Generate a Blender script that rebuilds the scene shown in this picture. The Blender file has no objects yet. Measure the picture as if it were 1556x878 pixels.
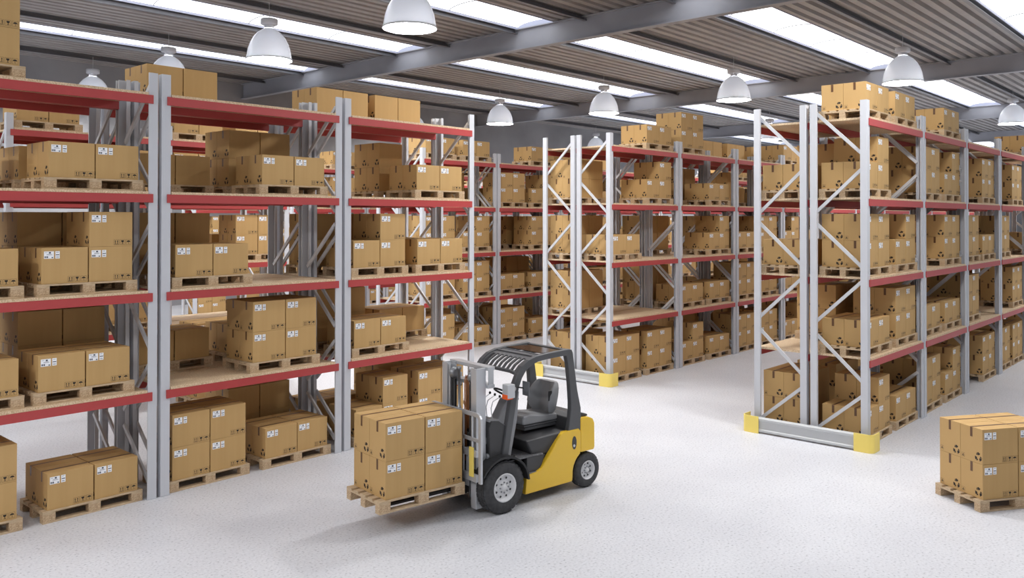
import bpy, bmesh, math, random
from mathutils import Vector, Matrix
C = bpy.context.scene.collection
rnd = random.Random(7)
PI = math.pi

# ------------------------------------------------------------------ materials
def srgb(r, g, b):
    return tuple(((c/255)/12.92 if c/255 <= .04045 else ((c/255+.055)/1.055)**2.4) for c in (r, g, b)) + (1,)

def mat(name, col, rough=.6, metal=0., emit=None, estr=0., coat=0., spec=.5):
    m = bpy.data.materials.new(name); m.use_nodes = True
    b = m.node_tree.nodes['Principled BSDF']
    b.inputs['Base Color'].default_value = col
    b.inputs['Roughness'].default_value = rough
    b.inputs['Metallic'].default_value = metal
    b.inputs['Specular IOR Level'].default_value = spec
    if coat: b.inputs['Coat Weight'].default_value = coat
    if emit:
        b.inputs['Emission Color'].default_value = emit; b.inputs['Emission Strength'].default_value = estr
    return m

def noisy(name, c1, c2, scale, rough=.6, detail=4, stretch=(1, 1, 1), ramp=(.35, .65), bump=0., metal=0., kind='noise', coord='Object', spec=.5):
    m = mat(name, c1, rough, metal, spec=spec); nt = m.node_tree; N = nt.nodes; L = nt.links
    b = N['Principled BSDF']
    tc = N.new('ShaderNodeTexCoord'); mp = N.new('ShaderNodeMapping'); mp.inputs['Scale'].default_value = stretch
    L.new(tc.outputs[coord], mp.inputs['Vector'])
    if kind == 'noise':
        t = N.new('ShaderNodeTexNoise'); t.inputs['Scale'].default_value = scale; t.inputs['Detail'].default_value = detail
        out = t.outputs['Fac']
    else:
        t = N.new('ShaderNodeTexVoronoi'); t.inputs['Scale'].default_value = scale; out = t.outputs['Color']
    L.new(mp.outputs['Vector'], t.inputs['Vector'])
    r = N.new('ShaderNodeValToRGB'); r.color_ramp.elements[0].position = ramp[0]; r.color_ramp.elements[1].position = ramp[1]
    r.color_ramp.elements[0].color = c1; r.color_ramp.elements[1].color = c2
    L.new(out, r.inputs['Fac']); L.new(r.outputs['Color'], b.inputs['Base Color'])
    if bump:
        bp = N.new('ShaderNodeBump'); bp.inputs['Strength'].default_value = bump; bp.inputs['Distance'].default_value = .01
        L.new(out, bp.inputs['Height']); L.new(bp.outputs['Normal'], b.inputs['Normal'])
    return m

M = {}
M['card'] = noisy('cardboard', srgb(188, 153, 101), srgb(192, 157, 105), 2.2, .75, 2, (6, 1, .3), (.3, .7), spec=.3)
M['print'] = mat('black_print', srgb(40, 30, 24), .7)
M['tape'] = mat('brown_tape', srgb(98, 66, 40), .4)
M['label'] = mat('white_label_paper', srgb(242, 244, 248), .6)
M['ink'] = mat('label_ink', srgb(60, 66, 80), .7)
M['wood'] = noisy('pallet_wood', srgb(178, 153, 122), srgb(206, 184, 154), 9, .8, 5, (1.5, 9, 9), (.3, .7), spec=.25)
M['chip'] = noisy('chip_board', srgb(190, 162, 126), srgb(230, 208, 178), 60, .75, 3, (1, 1, 1), (.32, .68), spec=.3)
M['block'] = noisy('pressed_chip_block', srgb(170, 142, 112), srgb(205, 180, 148), 70, .85, 3, (1, 1, 1), (.35, .65), spec=.25)
M['post'] = mat('grey_post_steel', srgb(198, 200, 206), .55, spec=.35)
M['brace'] = mat('grey_brace_steel', srgb(198, 199, 203), .4)
M['red'] = mat('red_beam_paint', srgb(176, 66, 66), .45)
M['galv'] = mat('galvanised_rail', srgb(190, 192, 194), .5)
M['guard_yellow'] = mat('guard_yellow_paint', srgb(240, 216, 112), .5)
M['yellow'] = mat('truck_yellow_paint', srgb(226, 184, 44), .35, coat=.3)
M['dark'] = mat('black_plastic', srgb(62, 62, 64), .5)
M['frame'] = mat('dark_grey_frame_paint', srgb(80, 81, 84), .42)
M['black'] = mat('matt_black', srgb(38, 38, 40), .6)
M['rubber'] = noisy('tyre_rubber', srgb(52, 52, 54), srgb(66, 66, 68), 20, .8)
M['rim'] = mat('wheel_rim_paint', srgb(214, 214, 216), .4)
M['seat'] = mat('grey_seat_vinyl', srgb(136, 137, 140), .5)
M['metal'] = mat('light_grey_steel', srgb(196, 198, 202), .33, .45)
M['steel'] = mat('grey_machine_steel', srgb(150, 152, 156), .35, .6)
M['orange'] = mat('orange_hose', srgb(150, 96, 52), .5)
M['lens'] = mat('amber_lens', srgb(230, 90, 20), .25)
M['glass'] = mat('smoked_roof_panel', srgb(90, 80, 72), .12)
M['glass'].node_tree.nodes['Principled BSDF'].inputs['Transmission Weight'].default_value = .85
M['mirror'] = mat('mirror_back', srgb(96, 98, 102), .4)
M['checker'] = noisy('ribbed_step_rubber', srgb(88, 88, 90), srgb(130, 130, 132), 40, .6, 2, (1, 8, 1), (.4, .6))
M['floor'] = None
M['dome'] = mat('frosted_lamp_dome', srgb(222, 226, 236), .25)
def _frost(m, t):
    nt = m.node_tree; tr = nt.nodes.new('ShaderNodeBsdfTranslucent'); tr.inputs['Color'].default_value = (.9, .94, 1, 1)
    mx = nt.nodes.new('ShaderNodeMixShader'); mx.inputs[0].default_value = t
    nt.links.new(nt.nodes['Principled BSDF'].outputs[0], mx.inputs[1]); nt.links.new(tr.outputs[0], mx.inputs[2]); nt.links.new(mx.outputs[0], nt.nodes['Material Output'].inputs[0])
_frost(M['dome'], .006)
M['cap'] = mat('lamp_cap_white', srgb(206, 208, 214), .4)
M['lampglow'] = mat('lamp_diffuser', srgb(255, 255, 255), .5, 0, (1, .99, .975, 1), 96.)
M['sky'] = mat('skylight_glazing', srgb(250, 252, 255), .4, 0, (.93, .96, 1., 1), 1.9)
M['upstand'] = mat('skylight_upstand', srgb(168, 172, 190), .5)
M['deck'] = noisy('roof_deck_steel', srgb(150, 146, 145), srgb(160, 156, 154), 1.2, .45, 3, (1, 1, 1), metal=.1)
M['girder'] = noisy('girder_paint', srgb(150, 152, 160), srgb(166, 168, 176), .5, .5, 3)
M['purlin'] = mat('purlin_steel', srgb(120, 120, 124), .4, .3)
M['wall'] = noisy('painted_block_wall', srgb(140, 140, 143), srgb(160, 160, 163), .35, .8, 4)

def floor_mat():
    m = mat('terrazzo_floor', srgb(225, 225, 228), .42, spec=.35); nt = m.node_tree; N = nt.nodes; L = nt.links; b = N['Principled BSDF']
    tc = N.new('ShaderNodeTexCoord')
    n1 = N.new('ShaderNodeTexNoise'); n1.inputs['Scale'].default_value = 34; n1.inputs['Detail'].default_value = 4
    n2 = N.new('ShaderNodeTexNoise'); n2.inputs['Scale'].default_value = .6; n2.inputs['Detail'].default_value = 3
    L.new(tc.outputs['Object'], n1.inputs['Vector']); L.new(tc.outputs['Object'], n2.inputs['Vector'])
    r1 = N.new('ShaderNodeValToRGB'); e = r1.color_ramp.elements
    e[0].position = .27; e[0].color = srgb(158, 160, 166); e[1].position = .41; e[1].color = srgb(208, 209, 214)
    e2 = r1.color_ramp.elements.new(.72); e2.color = srgb(221, 222, 227)
    L.new(n1.outputs['Fac'], r1.inputs['Fac'])
    r2 = N.new('ShaderNodeValToRGB'); r2.color_ramp.elements[0].color = (.9, .9, .91, 1); r2.color_ramp.elements[1].color = (1, 1, 1, 1)
    r2.color_ramp.elements[0].position = .35; r2.color_ramp.elements[1].position = .65
    L.new(n2.outputs['Fac'], r2.inputs['Fac'])
    mx = N.new('ShaderNodeMix'); mx.data_type = 'RGBA'; mx.blend_type = 'MULTIPLY'; mx.inputs[0].default_value = 1
    L.new(r1.outputs['Color'], mx.inputs[6]); L.new(r2.outputs['Color'], mx.inputs[7]); L.new(mx.outputs[2], b.inputs['Base Color'])
    return m
M['floor'] = floor_mat()

# ------------------------------------------------------------------ mesh builder
class MB:
    def __init__(s): s.v = []; s.f = []; s.m = []; s.sm = []
    def add(s, vs, fs, m=0, smooth=False):
        o = len(s.v); s.v += [tuple(v) for v in vs]
        for f in fs: s.f.append(tuple(i+o for i in f)); s.m.append(m); s.sm.append(smooth)
        return s
    def box(s, x0, y0, z0, x1, y1, z1, m=0):
        vs = [(x0, y0, z0), (x1, y0, z0), (x1, y1, z0), (x0, y1, z0), (x0, y0, z1), (x1, y0, z1), (x1, y1, z1), (x0, y1, z1)]
        return s.add(vs, [(0, 3, 2, 1), (4, 5, 6, 7), (0, 1, 5, 4), (1, 2, 6, 5), (2, 3, 7, 6), (3, 0, 4, 7)], m)
    def prism(s, pts, a0, a1, axis='y', m=0, smooth=False):
        """closed polygon extruded along an axis; pts are (x,z) for y, (y,z) for x, (x,y) for z"""
        n = len(pts)
        area = sum(pts[i][0]*pts[(i+1) % n][1]-pts[(i+1) % n][0]*pts[i][1] for i in range(n))
        if area < 0: pts = pts[::-1]
        def P(p, a): return {'y': (p[0], a, p[1]), 'x': (a, p[0], p[1]), 'z': (p[0], p[1], a)}[axis]
        vs = [P(p, a0) for p in pts]+[P(p, a1) for p in pts]
        low, top = tuple(range(n)), tuple(range(n, 2*n))
        sides = [(i, (i+1) % n, (i+1) % n+n, i+n) for i in range(n)]
        if axis == 'y':
            fs = [low, top[::-1]]+[q[::-1] for q in sides]
        else:
            fs = [low[::-1], top]+sides
        o = len(s.v); s.v += vs
        for k, f in enumerate(fs): s.f.append(tuple(i+o for i in f)); s.m.append(m); s.sm.append(smooth and k > 1)
        return s
    def tube(s, path, r, n=8, m=0, closed=False, smooth=True, rect=None):
        """sweep; rect=(w,h) gives a rectangular section"""
        P = [Vector(p) for p in path]; k = len(P); rings = []
        up0 = None
        for i in range(k):
            if closed: t = (P[(i+1) % k]-P[i-1])
            else: t = P[min(i+1, k-1)]-P[max(i-1, 0)]
            t.normalize()
            if up0 is None:
                up0 = Vector((0, 0, 1)) if abs(t.z) < .9 else Vector((0, 1, 0))
            a = t.cross(up0).normalized(); b = a.cross(t).normalized(); up0 = b
            if rect:
                w, h = rect; ring = [P[i]+a*x*w/2+b*y*h/2 for x, y in ((-1, -1), (1, -1), (1, 1), (-1, 1))]
            else:
                ring = [P[i]+(a*math.cos(2*PI*j/n)+b*math.sin(2*PI*j/n))*r for j in range(n)]
            rings.append(ring)
        nn = len(rings[0]); vs = [v for rg in rings for v in rg]; fs = []
        for i in range(k if closed else k-1):
            for j in range(nn):
                i2 = (i+1) % k
                fs.append((i*nn+j, i*nn+(j+1) % nn, i2*nn+(j+1) % nn, i2*nn+j))
        s.add(vs, fs, m, smooth and not rect)
        if not closed:
            s.add(rings[0], [tuple(range(nn))[::-1]], m); s.add(rings[-1], [tuple(range(nn))], m)
        return s
    def lathe(s, prof, n=24, axis='z', c=(0, 0, 0), m=0, smooth=True, cap=True):
        """prof list of (r, h)"""
        vs = []
        for r, h in prof:
            for j in range(n):
                a = 2*PI*j/n; x, y = r*math.cos(a), r*math.sin(a)
                p = {'z': (x, y, h), 'y': (x, h, -y), 'x': (h, x, y)}[axis]
                vs.append((p[0]+c[0], p[1]+c[1], p[2]+c[2]))
        fs = []
        for i in range(len(prof)-1):
            for j in range(n):
                fs.append((i*n+j, i*n+(j+1) % n, (i+1)*n+(j+1) % n, (i+1)*n+j))
        s.add(vs, fs, m, smooth)
        if cap:
            o = len(s.v)-len(vs)
            s.f.append(tuple(o+j for j in range(n))[::-1]); s.m.append(m); s.sm.append(False)
            s.f.append(tuple(o+(len(prof)-1)*n+j for j in range(n))); s.m.append(m); s.sm.append(False)
        return s
    def mesh(s, name, mats, bevel=0., recalc=False, seg=2):
        me = bpy.data.meshes.new(name); me.from_pydata(s.v, [], s.f)
        for mm in (mats if isinstance(mats, (list, tuple)) else [mats]): me.materials.append(mm)
        me.polygons.foreach_set('material_index', s.m); me.polygons.foreach_set('use_smooth', s.sm)
        if bevel or recalc:
            bm = bmesh.new(); bm.from_mesh(me)
            if recalc: bmesh.ops.recalc_face_normals(bm, faces=bm.faces)
            if bevel:
                ed = [e for e in bm.edges if len(e.link_faces) == 2 and e.calc_face_angle(0) > .6]
                bmesh.ops.bevel(bm, geom=ed, offset=bevel, segments=seg, profile=.6, affect='EDGES', clamp_overlap=True)
            bm.to_mesh(me); bm.free()
        me.update(); return me

def link(name, data, parent=None, loc=None, rotz=None):
    o = bpy.data.objects.new(name, data); C.objects.link(o)
    if parent: o.parent = parent
    if loc: o.location = loc
    if rotz is not None: o.rotation_euler = (0, 0, rotz)
    return o
def tag(o, label, cat, group=None):
    o['label'] = label; o['category'] = cat
    if group: o['group'] = group
    return o
def struct(o): o['kind'] = 'structure'; return o
def copy_tree(src, parent=None):
    c = src.copy(); C.objects.link(c)
    if parent is not None: c.parent = parent
    for ch in src.children:
        d = ch.copy(); C.objects.link(d); d.parent = c
        for g in ch.children:
            e = g.copy(); C.objects.link(e); e.parent = d
    return c

# ------------------------------------------------------------------ cardboard box
BL, BW, BH = .535, .362, .436          # length (x), depth (y), height
PAL, PAW, PAH = 1.2, .77, .146
def quads_on(mb, plane, rects, m):
    """flat printed shapes just proud of a face. plane 'f' = -y face (u=x), 'l' = -x face (u from +y to -y), 'r' = +x face (u=y)"""
    e = .0008
    for poly in rects:
        if plane == 'f': vs = [(u, -BW/2-e, w) for u, w in poly]
        elif plane == 'l': vs = [(-BL/2-e, -u, w) for u, w in poly]
        elif plane == 'r': vs = [(BL/2+e, u, w) for u, w in poly]
        elif plane == 't': vs = [(u, w, BH+e) for u, w in poly]
        mb.add(vs, [tuple(range(len(vs)))], m)
def R(u0, w0, u1, w1): return [(u0, w0), (u1, w0), (u1, w1), (u0, w1)]
def outline(u0, w0, s, t=.0022):
    return [R(u0, w0, u0+s, w0+t), R(u0, w0+s-t, u0+s, w0+s), R(u0, w0+t, u0+t, w0+s-t), R(u0+s-t, w0+t, u0+s, w0+s-t)]
def front_symbols():
    S = []; s = .066; w0 = .018
    for k in range(3):
        u0 = BL/2-.235+k*.076; S += outline(u0, w0, s)
        cx = u0+s/2; b = w0
        if k == 0:
            for d in (-.014, .014):
                S += [R(cx+d-.0035, b+.016, cx+d+.0035, b+.048), [(cx+d-.009, b+.044), (cx+d+.009, b+.044), (cx+d, b+.058)]]
            S += [R(cx-.024, b+.008, cx+.024, b+.0125)]
        elif k == 1:
            S += [[(cx-.018, b+.056), (cx-.016, b+.040), (cx-.006, b+.030), (cx+.006, b+.030), (cx+.016, b+.040), (cx+.018, b+.056)],
                  R(cx-.003, b+.014, cx+.003, b+.030), R(cx-.012, b+.010, cx+.012, b+.015)]
        else:
            arc = [(cx+.024*math.cos(a), b+.034+.020*math.sin(a)) for a in [PI*j/8 for j in range(9)]]
            S += [arc, R(cx-.0018, b+.012, cx+.0018, b+.036), R(cx, b+.010, cx+.009, b+.014)]
    return S
def end_symbols():
    S = []
    cx, cz = BW/2-.068, .080
    for k in range(3):
        a = PI/2+k*2*PI/3
        def P(r, t): r *= 1.22; return (cx+r*math.cos(a+t), cz+r*math.sin(a+t))
        S.append([P(.020, -.42), P(.046, -.62), P(.050, 0), P(.046, .30), P(.026, .42), P(.020, .2)])
        S.append([P(.018, .55), P(.034, .95), P(.052, .40)])
    u0 = -BW/2+.018; w0 = .022; S += outline(u0, w0, .052, .002)
    cx = u0+.026
    S += [[(cx-.014, w0+.012), (cx+.014, w0+.012), (cx+.018, w0+.024), (cx+.010, w0+.022), (cx-.010, w0+.022), (cx-.018, w0+.024)],
          [(cx-.005, w0+.025), (cx+.005, w0+.025), (cx+.007, w0+.034), (cx, w0+.044), (cx-.007, w0+.034)]]
    return S
def card_shell():
    mb = MB(); mb.box(-BL/2, -BW/2, 0, BL/2, BW/2, BH)
    return mb
def tape_into(mb, m):
    e = .0008; w = .020; d = .124
    quads_on(mb, 't', [R(-BL/2, -w, BL/2, w)], m)
    quads_on(mb, 'l', [R(-w, BH-d, w, BH-.002)], m); quads_on(mb, 'r', [R(-w, BH-d, w, BH-.002)], m)
def label_into(mb, u0, u1, m0, m1, big):
    z1 = BH-.042; z0 = z1-.088
    quads_on(mb, 'f', [R(u0, z0, u1, z1)], m0)
    k = len(mb.f)
    e2 = .0005
    if big:
        rs = [R(u0+.006, z0+.008, u0+.012, z0+.03), R(u0+.015, z0+.008, u0+.024, z0+.03), R(u0+.027, z0+.008, u0+.031, z0+.03), R(u0+.034, z0+.008, u0+.046, z0+.03),
              R(u0+.055, z1-.026, u0+.078, z1-.008), R(u0+.03, z0+.044, u0+.095, z0+.047), R(u0+.03, z0+.052, u0+.085, z0+.055), R(u0+.085, z0+.006, u0+.104, z0+.018), R(u0+.008, z1-.016, u0+.04, z1-.013)]
    else:
        rs = [R(u0+.005, z0+.040, u1-.005, z0+.050), R(u0+.008, z0+.012, u1-.008, z0+.016), R(u0+.008, z0+.02, u1-.012, z0+.023), R(u0+.008, z1-.016, u1-.012, z1-.012)]
    vs0 = len(mb.v); quads_on(mb, 'f', rs, m1)
    for i in range(vs0, len(mb.v)): v = mb.v[i]; mb.v[i] = (v[0], v[1]-e2, v[2])
LU = -BL/2+.028
def bevel_shell_mesh(name, extra, mats):
    a = card_shell().mesh('t', mats, bevel=.004, seg=2)
    bm = bmesh.new(); bm.from_mesh(a)
    b = extra.mesh('t2', mats); bm.from_mesh(b)
    me = bpy.data.meshes.new(name); bm.to_mesh(me); bm.free()
    for mm in mats: me.materials.append(mm)
    return me
x = MB(); quads_on(x, 'f', front_symbols(), 1); quads_on(x, 'l', end_symbols(), 1); quads_on(x, 'r', end_symbols(), 1)
ME_CARD = bevel_shell_mesh('carton_body', x, [M['card'], M['print']])
x = MB(); tape_into(x, 0); ME_TAPE = x.mesh('tape_strip', M['tape'])
x = MB(); label_into(x, LU, LU+.112, 0, 1, True); ME_LAB = x.mesh('label_sheet', [M['label'], M['ink']])
x = MB(); label_into(x, LU+.128, LU+.178, 0, 1, False); ME_LAB2 = x.mesh('label_small', [M['label'], M['ink']])
x = MB(); quads_on(x, 'f', front_symbols(), 1); quads_on(x, 'l', end_symbols(), 1); quads_on(x, 'r', end_symbols(), 1)
tape_into(x, 2); label_into(x, LU, LU+.112, 3, 4, True); label_into(x, LU+.128, LU+.178, 3, 4, False)
BOXMATS = [M['card'], M['print'], M['tape'], M['label'], M['ink']]
ME_FULL = bevel_shell_mesh('carton_full', x, BOXMATS)

def make_box_proto():
    b = link('cardboard_box', ME_CARD)
    link('packing_tape', ME_TAPE, b)
    l = link('shipping_label', ME_LAB, b); l['label'] = 'white printed shipping label'
    l = link('address_label', ME_LAB2, b); l['label'] = 'small white label beside the shipping label'
    return b
BOX_PROTO = make_box_proto(); BOX_USED = [False]
STUFF = []   # transforms of the boxes beyond the individually built ones

# ------------------------------------------------------------------ pallet
def pal_parts():
    deck = MB()
    ws = [.118, .095, .118, .095, .118]; gap = (PAW-sum(ws))/4; y = -PAW/2
    for w in ws:
        deck.box(-PAL/2, y, .124, PAL/2, y+w, PAH); y += w+gap
    for cx in (-PAL/2+.0725, 0, PAL/2-.0725): deck.box(cx-.0725+(.0 if cx else 0), -PAW/2, .102, cx+.0725, PAW/2, .1235)
    skid = MB().box(-PAL/2, -.05, 0, PAL/2, .05, .0215)
    blk = MB().box(-.0725 if True else 0, -.05, .022, .0725, .05, .1015)
    return deck, skid, blk
_d, _s, _b = pal_parts()
ME_DECK = _d.mesh('pallet_deck', M['wood'], bevel=.002, seg=1); ME_SKID = _s.mesh('pallet_skid', M['wood'], bevel=.002, seg=1); ME_BLK = _b.mesh('pallet_block', M['block'], bevel=.003, seg=1)
SK_Y = (-PAW/2+.05, 0, PAW/2-.05); BK_X = (-PAL/2+.0725, 0, PAL/2-.0725)
def make_pal_proto():
    p = link('wooden_pallet', None)
    link('deck', ME_DECK, p)
    for y in SK_Y:
        link('bottom_board', ME_SKID, p, (0, y, 0))
        for xx in BK_X: link('block', ME_BLK, p, (xx, y, 0))
    return p
PAL_PROTO = make_pal_proto(); PAL_USED = [False]
x = MB(); x.v = list(_d.v); x.f = list(_d.f); x.m = list(_d.m); x.sm = list(_d.sm)
for y in SK_Y:
    x.box(-PAL/2, y-.05, 0, PAL/2, y+.05, .0215)
    for xx in BK_X: x.box(xx-.0725, y-.05, .022, xx+.0725, y+.05, .1015, 1)
ME_PALFULL = x.mesh('pallet_full', [M['wood'], M['block']])

BOX_INDEX = [0]; PAL_INDEX = [0]
#KEEP-BEGIN
def _ids(s):
    out = set()
    for t in s.split():
        a, _, b = t.partition('-'); out.update(range(int(a), int(b or a)+1))
    return out
# the boxes that show largest are separate objects, the rest form one object; pallets and racks the photo shows nothing of are left out
BOX_KEEP = _ids("1 5 8-11 13 16-18 21 24-26 28-32 35 39 42-43 46-47 49-56 58-60 62-63 66-68 70 74-76 80 84-86 88-90 92-95 98-100 113 115-117 131 133 139 141 148-149 152-153 155 157 164-165 168-169 171 173 175-177 180-181 185 193 197 200-201 204-205 213 218-221 223-225 228-232 234-236 238-239 242-243 246-248 250-252 254-258 260-261 264 266-267 270-272 274-275 278 280 282-284 286 288-289 292-293 300 302 316 364 374 643 645 651-653 655-657 659 661 663-665 667-669 671-673 683 1140-1142 1144-1147 1150-1152 1154-1155 1158-1160 1162-1164 1166-1168 1170-1171 1174 1176-1178 1180-1184 1186-1187 1190-1191 1194-1196 1198 1202 1205 1208-1209 1212 1216 1220-1222 1224-1226 1228 1232 1234 1238 1242 1250 1252 1262 1266 1270 1290 1292 1294 1296 1302 1306 1310 1354 1363 1365 1367-1369 1377 1381 1385 1387 1389 1391 1393 1401 1569 1573 1580-1581 1585 1593 1597 1600 1606-1607 1610-1611 1614-1615 1618 1622-1623 1626 1630 1634 1638 1642 1646 1652 2023 2035 2039 2360-2361 2364-2365 2368-2369 2384 2966-2968 2970-2976 2978-2981")
PAL_KEEP = _ids("0-66 71 114-142 147-148 199-299 301-303 306 309-310 312 314 316 318-320 338-352 354-356 358-359 362 372 374 401-425 428-430 434 438-441 445-446 448-449 455 459 462-463 466 470-471 473-474 478 480 485 491 501 506 513-517")
#KEEP-END
RACK_KEEP = _ids('0-14 16-23 25 28-72')
RACK_INDEX = [0]
ZN = {0: 'on the floor', 1: 'first shelf', 2: 'second shelf', 3: 'third shelf', 4: 'top shelf'}
def put_box(x, y, z, rot, label, group, near):
    i = BOX_INDEX[0]; BOX_INDEX[0] += 1
    if PAL_KEEP is not None and PAL_INDEX[0]-1 not in PAL_KEEP: return None
    if BOX_KEEP is not None and i not in BOX_KEEP:
        STUFF.append((x, y, z, rot)); return None
    if near:
        o = BOX_PROTO if not BOX_USED[0] else copy_tree(BOX_PROTO); BOX_USED[0] = True
    else:
        o = link('cardboard_box', ME_FULL)
    o.location = (x, y, z); o.rotation_euler = (0, 0, rot)
    if BOX_KEEP is None: o['bi'] = i; o['si'] = PAL_INDEX[0]-1
    return tag(o, label, 'box', group)
def put_pallet(x, y, z, rot, label, group, near):
    i = PAL_INDEX[0]; PAL_INDEX[0] += 1
    if PAL_KEEP is not None and i not in PAL_KEEP: return None
    if near:
        o = PAL_PROTO if not PAL_USED[0] else copy_tree(PAL_PROTO); PAL_USED[0] = True
    else:
        o = link('wooden_pallet', ME_PALFULL)
    o.location = (x, y, z); o.rotation_euler = (0, 0, rot)
    if BOX_KEEP is None: o['pi'] = i
    return tag(o, label, 'pallet', group)
UP = {'CR': 'FRBR', '4': '', '8': 'FLFRBLBR', '6R': 'FRBR', '6L': 'FLBL', '6B': 'BLBR', '6F': 'FLFR'}
def stack(cx, cy, z, rot, code, bwhere, group, near, flip=False, palabel=None, boxgroup=None, bdx=0.):
    """a pallet with two-by-two layers of boxes; F is the -y side when unrotated. where = phrase that places the pallet"""
    c, s = math.cos(rot), math.sin(rot)
    put_pallet(cx, cy, z, rot, palabel, group, near)
    up = UP[code]
    for lay in range(2):
        for fy, F in ((-1, 'F'), (1, 'B')):
            for fx, Lr in ((-1, 'L'), (1, 'R')):
                if (lay or code == 'CR') and (F+Lr) not in [up[k:k+2] for k in range(0, len(up), 2)]: continue
                lx = bdx+fx*(BL/2+.0075)+rnd.uniform(-.0015, .0015); ly = fy*(BW/2+.0015)
                X = cx+lx*c-ly*s; Y = cy+lx*s+ly*c
                front = (fy < 0) != flip; left = (fx < 0) != flip
                h = '' if not up else ('upper ' if lay else 'lower ')
                lab = '%s%s %s cardboard box%s' % (h, 'front' if front else 'back', 'left' if left else 'right', bwhere)
                put_box(X, Y, z+PAH+.0005+lay*(BH+.0015), rot, lab, boxgroup or ('cardboard boxes ' + group.split(' ', 2)[2]), near)

# ------------------------------------------------------------------ pallet rack module
ML, PW, PD, FD = 2.902, .12, .11, .93       # module length, post face, post depth, frame depth
PITCH = 2.955; HP = 5.555
ZL = [None, 1.392, 2.681, 3.970, 5.259]; BEAM = .108; BRD = .034
def post_mesh(mirror):
    t = .010; w = PW; d = PD
    # channel section: web on the outer side of the frame, long front flange, short rear flange, open towards the bay
    prof = [(.003, 0), (w, 0), (w, t+.008), (w-.006, t+.008), (w-.006, t), (t, t), (t, d-t), (.055, d-t), (.055, d), (.003, d), (0, d-.003), (0, .003)]
    if mirror: prof = [(w-a, b) for a, b in prof]
    mb = MB(); mb.prism(prof, 0, HP, 'z')
    mb.box(-.004, -.0, 0, w+.004, d+.004, .006)
    return mb.mesh('upright_profile', M['post'], recalc=True)
def lattice(flip):
    out = []
    zs = [5.405, 4.69, 4.465, 3.768, 3.575, 2.87, 2.665, 1.965, 1.74, 1.04, .835, .2]
    w, t = .052, .03
    for k in range(0, 12, 2):
        za, zb = zs[k], zs[k+1]
        a_hi = (k//2) % 2 == 0
        ya, yb = (PD-.02, FD-PD+.02) if (a_hi != flip) else (FD-PD+.02, PD-.02)
        mb = MB(); d = Vector((0, yb-ya, zb-za)).normalized(); n = Vector((0, -d.z, d.y))
        A, B = Vector((0, ya, za)), Vector((0, yb, zb)); h = n*w/2
        vs = [A-h, A+h, B+h, B-h]; c = .004
        # channel section: web plus two lips
        V = []
        for xx in (-t/2, t/2): V += [(xx, v.y, v.z) for v in vs]
        mb.add(V, [(0, 1, 2, 3), (7, 6, 5, 4), (0, 4, 5, 1), (1, 5, 6, 2), (2, 6, 7, 3), (3, 7, 4, 0)])
        out.append(mb.mesh('brace_strut', M['brace'], recalc=True))
    return out
ME_POST = {False: post_mesh(False), True: post_mesh(True)}
ME_BRACE = {False: lattice(False), True: lattice(True)}
x = MB(); X0, X1 = PW-.052, ML-PW+.052
x.prism([(-.018, 0), (.032, 0), (.032, -BEAM), (-.018, -BEAM)], PW+.002, ML-PW-.002, 'x')
for a, b in ((X0, PW+.002), (ML-PW-.002, X1)): x.box(a, -.018, -BEAM-.002, b, -.002, .002)
ME_BEAM = x.mesh('beam_section', M['red'])
x = MB(); x.box(PW+.01, -.012, 0, ML-PW-.01, FD+.012, BRD); ME_BOARD = x.mesh('shelf_panel', M['chip'])
def rack_module(x0, y0, flip, label, group, levels=(1, 2, 3, 4)):
    i = RACK_INDEX[0]; RACK_INDEX[0] += 1
    if BOX_KEEP is not None and i not in RACK_KEEP: return None
    r = link('pallet_rack', None, None, (x0, y0, 0)); tag(r, label, 'rack', group)
    for px in (0, ML-PW):
        link('upright', ME_POST[px > 0], r, (px, 0, 0)); o = link('upright', ME_POST[px == 0], r, (px+PW, FD, 0)); o.rotation_euler = (0, 0, PI)
        for me in ME_BRACE[flip]: link('brace', me, r, (px+PW/2, 0, 0))
    for l in levels:
        link('beam', ME_BEAM, r, (0, 0, ZL[l])); o = link('beam', ME_BEAM, r, (ML, FD, ZL[l])); o.rotation_euler = (0, 0, PI)
        link('shelf_board', ME_BOARD, r, (0, 0, ZL[l]+.001))
    return r

ORD = ['end', 'second', 'third', 'fourth', 'fifth', 'sixth', 'seventh', 'eighth', 'ninth', 'tenth', 'eleventh', 'twelfth']
RACKGAP = .065
def row(name, x0, y0, spec, back, nmod, flip, bays, seed, neard=17.5, skip=()):
    """one line of modules; spec[(module, level)] = (slot0, slot1); unlisted ones are filled with a seeded mix. back = aisle side is +y"""
    rr = random.Random(seed)
    for m in range(nmod):
        mx = x0+m*PITCH; bay = bays[m] if m < len(bays) else ORD[m]+' bay'
        rack_module(mx, y0, flip, 'grey pallet rack with red beams, %s, %s' % (bay, name), 'pallet racks of the '+name)
        dist = math.hypot(mx+1.4, y0)
        for l in range(5):
            slots = spec.get((m, l))
            if slots is None:
                slots = tuple(rr.choice(['4', '8', '6R', '8', '4', '']) if l < 4 else rr.choice(['', '4', '']) for _ in (0, 1))
            for k, c in enumerate(slots):
                if not c: continue
                off = 0.
                if isinstance(c, tuple): c, off = c
                cx = mx+(PW+.012+PAL/2 if k == 0 else ML-PW-.045-PAL/2)+off+(0 if off else rr.uniform(-.004, .012))
                cy = y0+(.06+PAW/2 if not back else FD-.06-PAW/2)
                z = 0 if l == 0 else ZL[l]+BRD+.0015
                side = 'left' if k == 0 else 'right'
                where = ', %s pallet, %s, %s, %s' % (side, ZN[l] if l else 'floor level', bay, name)
                stack(cx, cy, z, PI if back else 0, c, where, 'wooden pallets of the '+name, dist < neard, back,
                      palabel='wooden pallet, %s side, %s, %s, %s' % (side, ZN[l] if l else 'floor level', bay, name))

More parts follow.
